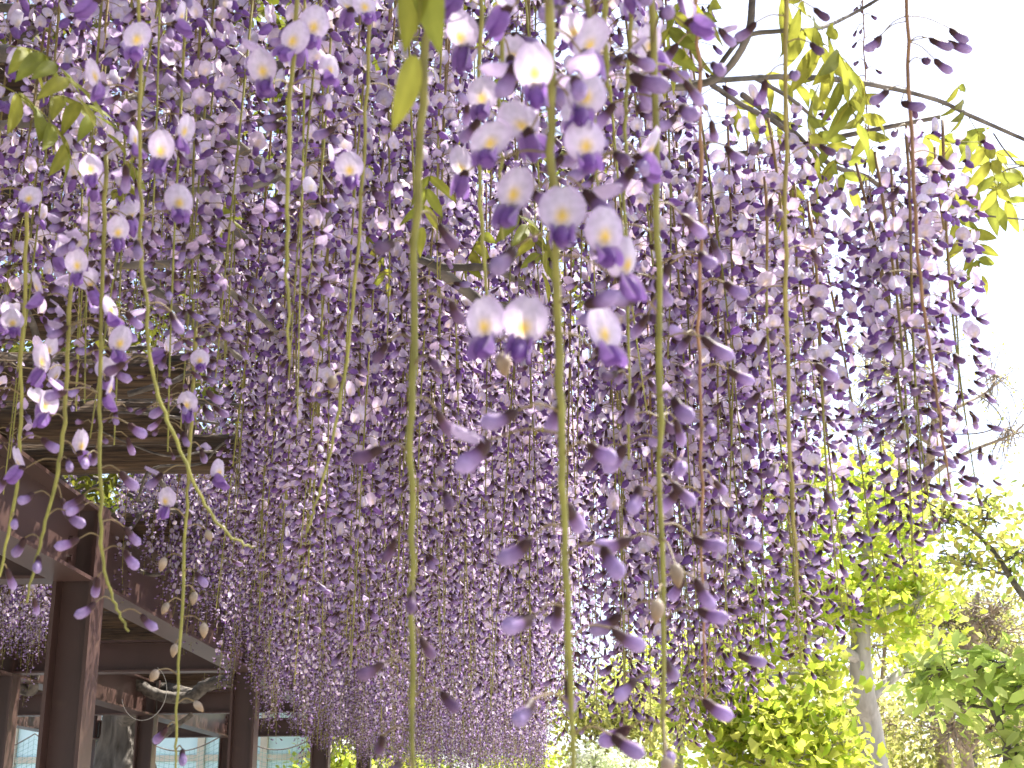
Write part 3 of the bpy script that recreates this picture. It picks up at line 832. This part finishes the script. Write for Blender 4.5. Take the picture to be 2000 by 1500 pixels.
LV = [(20, 90, 1.25, -20, 35, 0.9, 4), (-10, 160, 1.3, 10, 40, 0.9, 4), (90, 185, 1.35, -10, 30, 0.8, 3),
      (845, 330, 1.5, 250, 70, 0.75, 3), (460, 360, 1.9, 200, 75, 0.8, 3), (990, 400, 1.8, -30, 60, 0.9, 4), (1120, 350, 1.8, 200, 65, 0.9, 4),
      (270, 300, 1.5, 150, 60, 0.6, 3), (960, 440, 2.2, 200, 60, 0.9, 4), (700, 440, 2.3, 0, 60, 0.9, 4),
      (1420, -20, 1.5, 200, 55, 0.95, 4), (1480, -30, 1.5, -20, 50, 1.0, 5), (1530, 20, 1.5, 10, 45, 1.0, 5), (1560, 60, 1.55, -10, 50, 1.0, 4), (1350, -20, 1.5, 190, 65, 0.9, 4),
      (1600, 165, 1.7, 150, 75, 0.9, 3), (1660, 160, 1.7, 20, 75, 0.9, 3), (1580, 230, 1.9, 30, 55, 0.9, 4), (1650, 300, 1.9, 190, 55, 0.9, 4), (1560, 330, 2.0, 200, 60, 0.8, 4),
      (1890, 225, 1.85, 40, 70, 0.9, 5), (1860, 150, 1.8, 20, 80, 0.7, 3), (1760, 270, 2.0, 0, 10, 1.1, 5), (1800, 345, 2.0, 15, 5, 1.2, 5), (1870, 330, 1.95, -10, 15, 1.1, 5), (1850, 400, 1.95, 10, 65, 0.9, 4),
      (1980, 400, 1.9, 0, 40, 0.7, 3), (1450, 150, 2.0, 0, 15, 1.0, 5), (1400, 200, 2.1, 10, 20, 1.0, 4)]
for (px, py, t, yaw, pit, sz, pr) in LV:
    compound_leaf(P(px, py, t), R(yaw + lr_.normal(0, 12)), R(pit), sz * 0.74, lr_, 0.4, pr)

# whole leaves scattered in the canopy
def whole_leaf(seed):
    r = np.random.default_rng(seed); m = MB(); Lr = 0.2
    tube(m, [(Lr * s, 0, -0.03 * s * s) for s in np.linspace(0, 1, 5)], [0.001, 0.0005], 3, C_STEM)
    for k in range(6):
        s = 0.2 + 0.8 * k / 5
        for sg in (-1, 1):
            me = LEAFLET[r.integers(3)]
            v = np.zeros(len(me.vertices) * 3); me.vertices.foreach_get('co', v); v = v.reshape(-1, 3)
            mt = np.array(Euler((sg * r.uniform(-0.2, 0.4), 0.5 + r.normal(0, 0.2), sg * R(r.uniform(40, 60)))).to_matrix())
            m.add((v * r.uniform(0.8, 1.1)) @ mt.T + np.array((Lr * s, 0, -0.03 * s * s)), [tuple(p.vertices) for p in me.polygons], np.array((0.16, 0.17, 0.022)) * r.uniform(0.8, 1.2))
    return m.mesh('leaf', M_LEAF)
WL = [whole_leaf(k) for k in range(3)]
for i in range(120):
    p = Vector((lr_.uniform(-3.2, 0.45), lr_.uniform(2.4, 12), lr_.uniform(2.75, 3.5)))
    o = link('leaf', WL[i % 3], vine, p - VB, (lr_.normal(0, 0.4), R(lr_.uniform(20, 75)), lr_.uniform(0, 6.28)), lr_.uniform(0.7, 1.1))

# layer of young leaves over the trellis, added to shade what hangs below
n_ = 120000
cen = np.stack([lr_.uniform(-5.4, 0.40, n_), lr_.uniform(-4.5, 15.5, n_), 3.40 + 0.55 * lr_.random(n_)], 1)
cl = lr_.integers(0, 5000, n_)
cc_ = np.stack([lr_.uniform(-5.4, 0.35, 5000), lr_.uniform(-4.5, 15.5, 5000), 3.45 + 0.5 * lr_.random(5000)], 1)
cc_[:2200, 0] = lr_.uniform(-5.4, -0.25, 2200)  # denser over the left, to darken that side
near_ = cc_[:, 1] < 2.5
cc_[near_, 0] += np.where(lr_.random(near_.sum()) < 0.25, lr_.uniform(0, 1.0, near_.sum()) + 0.25 - cc_[near_, 0], 0)  # unseen clusters moved past the canopy edge to keep sun off near flowers
cen = cc_[cl] + lr_.normal(0, 0.09, (n_, 3))
lm = leaf_mesh('leaves', cen, 0.062, 'oval', [(0.15, 0.165, 0.02), (0.18, 0.18, 0.024), (0.13, 0.155, 0.022)], lr_, 0.8, mat=M_LEAF)
tag(link('leaves', lm, vine, -VB), kind='stuff')
# one big leaflet pair dangling close by
o_ = compound_leaf(P(822, -95, 0.60), R(-90), R(78), 0.62, lr_, 0.05, 1, (8, 18))

# ------------------------------------------------------------------ racemes close to the camera: every flower its own object
NEAR_COUNT = [0]
def near_raceme(line, t, plan, seed, r0=0.0022, col=None, extra=()):
    """line: stem in photo pixels; plan: (from, to, gap, {stage: weight}, pedicel) along the stem by fraction; extra: single flowers (px, py, dt, stage, yaw)"""
    r = np.random.default_rng(seed)
    pts = smooth_line([P(q[0], q[1], q[2] if len(q) > 2 else t) for q in line], 8)
    top = Vector(pts[0])
    seg = np.concatenate([[0], np.cumsum(np.linalg.norm(np.diff(pts, axis=0), axis=1))])
    Ls = seg[-1]
    at = lambda d: np.array([np.interp(d, seg, pts[:, j]) for j in range(3)])
    m = MB()
    c0 = C_STEM if col is None else np.array(col)
    pts = pts + r.normal(0, 0.0007, pts.shape)
    tube(m, pts - np.array(top), [r0, r0 * 0.9, r0 * 0.55], 7, wob=0.07, col= np.array([c0 * 0.8 + C_STEM2 * 0.2, c0, c0]))
    fl = []
    az = r.uniform(0, 6.28)
    for (a, b, gap, mix, pl) in plan:
        d = a * Ls
        while d < b * Ls:
            az += 2.39996 + r.normal(0, 0.3)
            p0 = at(d)
            k = str(r.choice(list(mix.keys()), p=np.array(list(mix.values())) / sum(mix.values())))
            dd = np.array((math.cos(az), math.sin(az), r.uniform(-0.35, 0.25)))
            l = pl * r.uniform(0.75, 1.2)
            fl.append((p0, p0 + dd * l, k, az + r.normal(0, 0.25), r.normal(0, 0.2), r.normal(0, 0.2), r.uniform(0.88, 1.1)))
            d += gap * r.uniform(0.6, 1.4)
    for (px, py, dt, k, yaw) in extra:
        p1 = np.array(P(px, py, t + dt))
        j = int(np.argmin(np.linalg.norm(pts - p1 - np.array((0, 0, 0.01)), axis=1)))
        fl.append((pts[j], p1, k, R(yaw), r.normal(0, 0.12), r.normal(0, 0.15), r.uniform(0.98, 1.12)))
    for (p0, p1, *_r) in fl:
        mid = (p0 + p1) / 2 + np.array((0, 0, 0.004))
        tube(m, smooth_line([p0, mid, p1], 4) - np.array(top), [0.0007, 0.0006], 5, C_PED, cap=False)
    o = m.build('raceme', M_STEM, vine, top - VB)
    for (p0, p1, k, yaw, pit, rol, sz) in fl:
        link(HI_NAME[k], HI[k][r.integers(NV[k])], o, Vector(p1) - top, (rol, pit, yaw), sz)
        NEAR_COUNT[0] += 1
    return o

OPEN, MIX, BUD, THIN = {'open': 1}, {'open': 3, 'half': 1, 'bud': 1}, {'bud': 1}, {'thin': 1}
near_raceme([(1072, -80), (1080, 300), (1092, 700), (1105, 1100), (1122, 1580)], 0.66,
    [(0.0, 0.18, 0.013, MIX, 0.022), (0.18, 0.42, 0.030, {'open': 1, 'half': 1, 'bud': 1}, 0.024), (0.50, 1.0, 0.0185, BUD, 0.021)], 1, 0.0024,
    extra=[(1097, 462, -0.02, 'open', -90), (1170, 500, -0.01, 'open', -70), (1205, 545, 0.0, 'open', -45), (1010, 415, 0.0, 'open', -115), (1140, 320, 0.0, 'open', -80), (965, 320, 0.0, 'open', -110),
           (1020, 672, -0.01, 'open', -92), (965, 668, 0.0, 'open', -120), (1165, 690, 0.0, 'open', -50), (1130, 225, 0.01, 'open', -75), (980, 690, -0.01, 'wilt', -90), (955, 860, 0.0, 'half', -150)])
near_raceme([(1274, -80), (1284, 400), (1291, 900), (1300, 1580)], 0.80,
    [(0.0, 0.12, 0.018, MIX, 0.024), (0.10, 1.0, 0.0145, BUD, 0.023)], 2, 0.0022, extra=[(1318, 1100, -0.03, 'wilt', -90), (1285, 1170, -0.05, 'wilt', -90), (1300, 1480, -0.05, 'wilt', -60)])
near_raceme([(842, -80), (822, 250), (808, 700), (804, 1100), (808, 1580)], 0.74,
    [(0.30, 1.0, 0.021, THIN, 0.020)], 3, 0.0024)
near_raceme([(1535, -60), (1534, 500), (1545, 950), (1562, 1170)], 1.12,
    [(0.05, 0.85, 0.020, {'bud': 1, 'thin': 2}, 0.026), (0.85, 1.0, 0.009, {'tip': 1}, 0.010)], 4, 0.0020, col=C_STEM * 0.7 + C_STEM2 * 0.3)
near_raceme([(1768, -60), (1782, 300), (1800, 560), (1828, 760), (1858, 960)], 1.25,
    [(0.10, 0.80, 0.030, {'bud': 1, 'thin': 2}, 0.026), (0.70, 1.0, 0.012, {'thin': 1, 'tip': 1}, 0.016)], 5, 0.0019, col=C_STEM2,
    extra=[(1815, 75, 0, 'bud', 0), (1850, 80, 0, 'bud', 0), (1825, 115, 0, 'bud', 0), (1855, 55, 0, 'bud', 0), (1720, 70, 0, 'bud', 170), (1735, 175, 0, 'bud', 190), (1760, 200, 0, 'bud', -30)])
near_raceme([(582, -60), (568, 200), (560, 480), (566, 700)], 0.95, [(0.02, 0.40, 0.028, {'open': 2, 'half': 1}, 0.024)], 6, 0.0018,
    extra=[(568, 110, -0.03, 'open', -90), (523, 165, -0.03, 'open', -95), (600, 80, 0, 'open', -60)])
near_raceme([(726, -60), (712, 300), (690, 600), (652, 850), (618, 980), (600, 1040)], 1.05, [(0.0, 0.3, 0.030, MIX, 0.024), (0.4, 0.8, 0.08, {'wilt': 1, 'thin': 2}, 0.018)], 7, 0.0015, extra=[(685, 355, -0.04, 'open', -85)])
near_raceme([(272, -60), (274, 300), (278, 520), (300, 740), (345, 860), (400, 985), (455, 1050), (500, 1070)], 1.0,
    [(0.0, 0.33, 0.024, {'open': 3, 'half': 1}, 0.024), (0.45, 0.72, 0.032, {'bud': 3, 'thin': 1}, 0.022)], 8, 0.0015,
    extra=[(318, 318, -0.05, 'open', -90), (340, 420, -0.04, 'open', -55), (276, 105, -0.03, 'open', -100)])
near_raceme([(208, 300), (200, 560), (196, 800), (199, 1060), (220, 1170), (252, 1235)], 1.15,
    [(0.0, 0.55, 0.017, {'open': 3, 'half': 2}, 0.026), (0.55, 1.0, 0.017, {'bud': 1}, 0.022)], 9, 0.0019)
near_raceme([(140, 480), (128, 800), (106, 950), (74, 1080), (52, 1180)], 1.15,
    [(0.0, 0.6, 0.018, {'open': 3, 'half': 1}, 0.026), (0.6, 1.0, 0.018, BUD, 0.022)], 10, 0.0019)
near_raceme([(54, 380), (44, 700), (34, 930), (8, 1080), (-10, 1160)], 1.2, [(0.0, 0.5, 0.022, {'open': 2, 'half': 1}, 0.026), (0.5, 0.95, 0.045, {'wilt': 1, 'bud': 1}, 0.02)], 11, 0.0018)
near_raceme([(382, 640), (370, 900), (360, 1060), (345, 1420), (342, 1500)], 1.30, [(0.0, 0.45, 0.020, {'open': 1, 'half': 1, 'bud': 1}, 0.026), (0.45, 1.0, 0.022, {'bud': 2, 'wilt': 1}, 0.022)], 12, 0.0018)
near_raceme([(940, -60), (934, 300), (946, 520), (950, 640)], 1.0, [(0.0, 0.5, 0.024, {'open': 1, 'half': 1, 'bud': 2}, 0.024)], 13, 0.0017)
near_raceme([(1684, -80), (1690, 150), (1697, 300), (1702, 430)], 1.75, [(0.1, 1.0, 0.008, {'tip': 1}, 0.012)], 14, 0.0010, col=C_STEM2)
near_raceme([(1185, -80), (1180, 60), (1190, 200)], 0.80, [(0.0, 1.0, 0.012, {'open': 1, 'half': 1, 'bud': 1}, 0.024)], 15, 0.0020)
near_raceme([(1352, -80), (1362, 60), (1368, 300), (1366, 600), (1370, 1000), (1378, 1380)], 0.98, [(0.0, 0.12, 0.02, MIX, 0.024), (0.1, 0.95, 0.022, BUD, 0.023)], 16, 0.0016, col=C_STEM2)

near_raceme([(1148, -90), (1152, 80), (1160, 240), (1166, 380)], 0.76, [(0.0, 0.85, 0.014, {'open': 2, 'half': 1, 'bud': 2}, 0.025), (0.85, 1.0, 0.012, {'thin': 1}, 0.018)], 17, 0.0017)
near_raceme([(985, -90), (980, 100), (975, 260), (982, 470)], 0.84, [(0.0, 0.9, 0.017, {'open': 2, 'half': 1, 'bud': 2}, 0.025)], 18, 0.0016)
near_raceme([(1236, -90), (1228, 120), (1222, 330), (1230, 900)], 0.90, [(0.0, 0.45, 0.015, {'half': 1, 'bud': 2, 'open': 1}, 0.025), (0.45, 1.0, 0.019, {'bud': 2, 'thin': 1}, 0.022)], 19, 0.0016)

# ------------------------------------------------------------------ the curtain of racemes
def x_right(t):
    return float(np.interp(t, [1.0, 1.5, 1.9, 2.6, 3.5, 5, 8, 14, 20], [0.30, 0.50, 0.63, 0.47, 0.39, 0.24, 0.17, 0.24, 0.3]))
def y_limit(px, t):
    """how low a tip may hang, in photo rows, so the logs, beams and garden stay in view"""
    if t < 1.75:
        return float(np.interp(px, [-200, 0, 150, 300, 450, 600, 1300], [880, 900, 980, 930, 860, 700, 800]))
    if t < 5.2:
        return float(np.interp(px, [-200, 0, 150, 300, 430, 450, 520, 1000, 1350, 1450, 1600, 1800, 1900], [520, 570, 600, 640, 690, 1100, 1250, 1420, 1440, 1340, 1260, 1130, 1020]))
    return float(np.interp(px, [-200, 60, 90, 100, 230, 235, 330, 430, 460, 480, 640, 700, 800, 1060], [1330, 1330, 1200, 900, 930, 1070, 1160, 1250, 1280, 1340, 1470, 1470, 1500, 1520]))
r = np.random.default_rng(2024)
cand = []
def consider(x, y, ztop, zbot, dens_style):
    top = Vector((x, y, ztop))
    a = project(top)
    if a is None: return
    if dens_style == 'out' and a[0] > 1380 and a[2] < 4 and r.random() < 0.22: return
    if dens_style == 'out' and a[0] > 1380 and a[2] < 3.2: zbot -= 0.13
    if dens_style == 'out' and a[0] > 1330 and a[2] < 4:      # out here they hang from the lower shoots
        want = r.normal(310, 70)
        while project((x, y, ztop))[1] < want and ztop > 2.2: ztop -= 0.01
    if dens_style == 'out' and 1200 < a[0] <= 1330 and r.random() < 0.6:
        want = r.normal(480, 90)
        while project((x, y, ztop))[1] < want and ztop > 2.2: ztop -= 0.01
    if dens_style == 'out' and 960 < a[0] < 1390 and 1.9 < a[2] < 3.8: zbot -= 0.22
    if dens_style == 'roof' and a[2] < 2.7 and a[0] < 280: return
    if dens_style == 'out' and a[2] < 1.9 and a[0] < 240 and r.random() < 0.35: return
    L_ = ztop - zbot
    b = project((x, y, zbot))
    if b is None: return
    if b[2] < 1.05: return
    t = b[2]
    if b[0] < -140 or b[0] > 2140: return
    lim = y_limit(b[0], t) + r.normal(0, 30 if t > 1.75 else 120)
    if b[1] > lim:
        # raise the tip
        lo, hi = zbot, ztop
        for _ in range(18):
            md = (lo + hi) / 2
            q = project((x, y, md))
            if q[1] > lim: lo = md
            else: hi = md
        L_ = ztop - hi
    if L_ < 0.26: return
    cand.append((t, x, y, ztop, L_, dens_style))

# curtain along the open edge of the trellis
for i in range(2600):
    y = r.uniform(1.15, 15.5)
    t = y * 0.951 + 0.25
    xr = x_right(t)
    xl = -0.62 if t < 1.75 else (-1.05 if t < 5 else -1.5)
    keep = 0.85 if t < 2.2 else (0.75 if t < 5 else 0.55)
    if r.random() > keep: continue
    x = r.uniform(-1.5, 0.66)
    if x > xr + r.normal(0, 0.02) or x < xl: continue
    if t < 1.75 and abs(x / t) < 0.13 and r.random() < 0.35: continue
    consider(x, y, 2.92 + r.uniform(-0.08, 0.25), 1.98 + r.normal(0, 0.10), 'out')
for i in range(75):     # the fringe that hangs into the light
    y = r.uniform(1.45, 2.9); t = y * 0.951 + 0.25
    x = r.uniform(0.22, 0.64)
    if x > x_right(t) + r.normal(0, 0.02): continue
    consider(x, y, 2.95, 1.98 + r.normal(0, 0.10), 'out')
# flowers over and between the logs
for i in range(2300):
    y = r.uniform(1.9, 15.0)
    x = r.uniform(-4.0, 0.1)
    zt = r.uniform(3.05, 3.75)
    consider(x, y, zt, zt - r.uniform(0.4, 0.75), 'roof')
for i in range(900):     # under the trellis behind the first bay
    y = r.uniform(5.4, 14.0); x = r.uniform(-4.2, -1.2)
    consider(x, y, 2.95 + r.uniform(-0.1, 0.2), 2.50 + r.normal(0, 0.08), 'under')
cand.sort(key=lambda q: q[0])

def choose(L_, kind):
    styles = {'out': ('open', 'open', 'open', 'mixed', 'mixed', 'bud'), 'roof': ('open',), 'under': ('open', 'mixed')}[kind]
    stl = styles[r.integers(len(styles))]
    if stl == 'bud' and L_ < 0.6: stl = 'mixed'
    ids = [i for i, v in enumerate(VARS) if v[1] == stl]
    d = np.array([abs(math.log(VARS[i][0] / L_)) for i in ids]) + r.uniform(0, 0.12, len(ids))
    return ids[int(np.argmin(d))]
inst = []
n_ind = 0
for (t, x, y, zt, L_, kind) in cand:
    i = choose(L_, kind)
    zs_ = float(np.clip(L_ / VARS[i][0], 0.8, 1.2))
    rot = (r.normal(0, 0.03), r.normal(0, 0.03), r.uniform(0, 6.283))
    top = project((x, y, zt)); bot = project((x, y, zt - L_))
    seen = -40 < bot[0] < 2040 and bot[1] > -20
    if seen and n_ind < 300:
        o = link('raceme', VARS[i][2], vine, Vector((x, y, zt)) - VB, rot, (1, 1, zs_))
        tag(link('blossoms', VARS[i][3], o), kind='stuff')
        n_ind += 1
    else:
        inst.append((x, y, zt, *rot, zs_, i))

for i in range(900):      # unseen canopy racemes overhead and beside, added to shade the scene
    x, y, zt = r.uniform(-5.2, 0.8), r.uniform(-3.5, 15.5), r.uniform(3.15, 3.7)
    if y > 1.45 and x > -4.0: continue
    k = int(r.integers(0, 3))
    inst.append((x, y, zt, r.normal(0, 0.05), r.normal(0, 0.05), r.uniform(0, 6.28), 1.0, k))
for i in range(620):      # unseen racemes behind the camera and along the far side, added to block sky
    if i < 420: x, y = r.uniform(-4.6, 0.5), r.uniform(-4.5, -1.0)
    else: x, y = r.uniform(-6.0, -4.7), r.uniform(-3.0, 9.0)
    k = int(r.integers(7, 16))
    inst.append((x, y, r.uniform(2.9, 3.2), r.normal(0, 0.03), r.normal(0, 0.03), r.uniform(0, 6.28), 1.0, k))
inst = np.array(inst)
me = bpy.data.meshes.new('far_and_shade_racemes')
me.vertices.add(len(inst)); me.vertices.foreach_set('co', inst[:, :3].astype(np.float32).ravel())
at = me.attributes.new('rot', 'FLOAT_VECTOR', 'POINT'); at.data.foreach_set('vector', inst[:, 3:6].astype(np.float32).ravel())
scl = np.ones((len(inst), 3)); scl[:, 2] = inst[:, 6]
at = me.attributes.new('scl', 'FLOAT_VECTOR', 'POINT'); at.data.foreach_set('vector', scl.astype(np.float32).ravel())
at = me.attributes.new('idx', 'INT', 'POINT'); at.data.foreach_set('value', inst[:, 7].astype(np.int32))
far = link('far_and_shade_racemes', me, vine, -VB)  # far racemes together with the unseen ones added for shade
tag(far, kind='stuff')
ng = bpy.data.node_groups.new('hang_racemes', 'GeometryNodeTree')
ng.interface.new_socket('Geometry', in_out='INPUT', socket_type='NodeSocketGeometry')
ng.interface.new_socket('Geometry', in_out='OUTPUT', socket_type='NodeSocketGeometry')
gi, go = ng.nodes.new('NodeGroupInput'), ng.nodes.new('NodeGroupOutput')
ci = ng.nodes.new('GeometryNodeCollectionInfo'); ci.inputs['Collection'].default_value = src
ci.inputs['Separate Children'].default_value = True; ci.inputs['Reset Children'].default_value = True
ip = ng.nodes.new('GeometryNodeInstanceOnPoints'); ip.inputs['Pick Instance'].default_value = True
def named(nm, ty):
    n = ng.nodes.new('GeometryNodeInputNamedAttribute'); n.data_type = ty; n.inputs['Name'].default_value = nm
    return n.outputs['Attribute']
ng.links.new(gi.outputs[0], ip.inputs['Points']); ng.links.new(ci.outputs[0], ip.inputs['Instance'])
ng.links.new(named('idx', 'INT'), ip.inputs['Instance Index'])
er = ng.nodes.new('FunctionNodeEulerToRotation')
ng.links.new(named('rot', 'FLOAT_VECTOR'), er.inputs[0]); ng.links.new(er.outputs[0], ip.inputs['Rotation'])
ng.links.new(named('scl', 'FLOAT_VECTOR'), ip.inputs['Scale']); ng.links.new(ip.outputs[0], go.inputs[0])
md = far.modifiers.new('hang', 'NODES'); md.node_group = ng
print('near flowers', NEAR_COUNT[0], 'racemes', n_ind, 'far', len(inst))
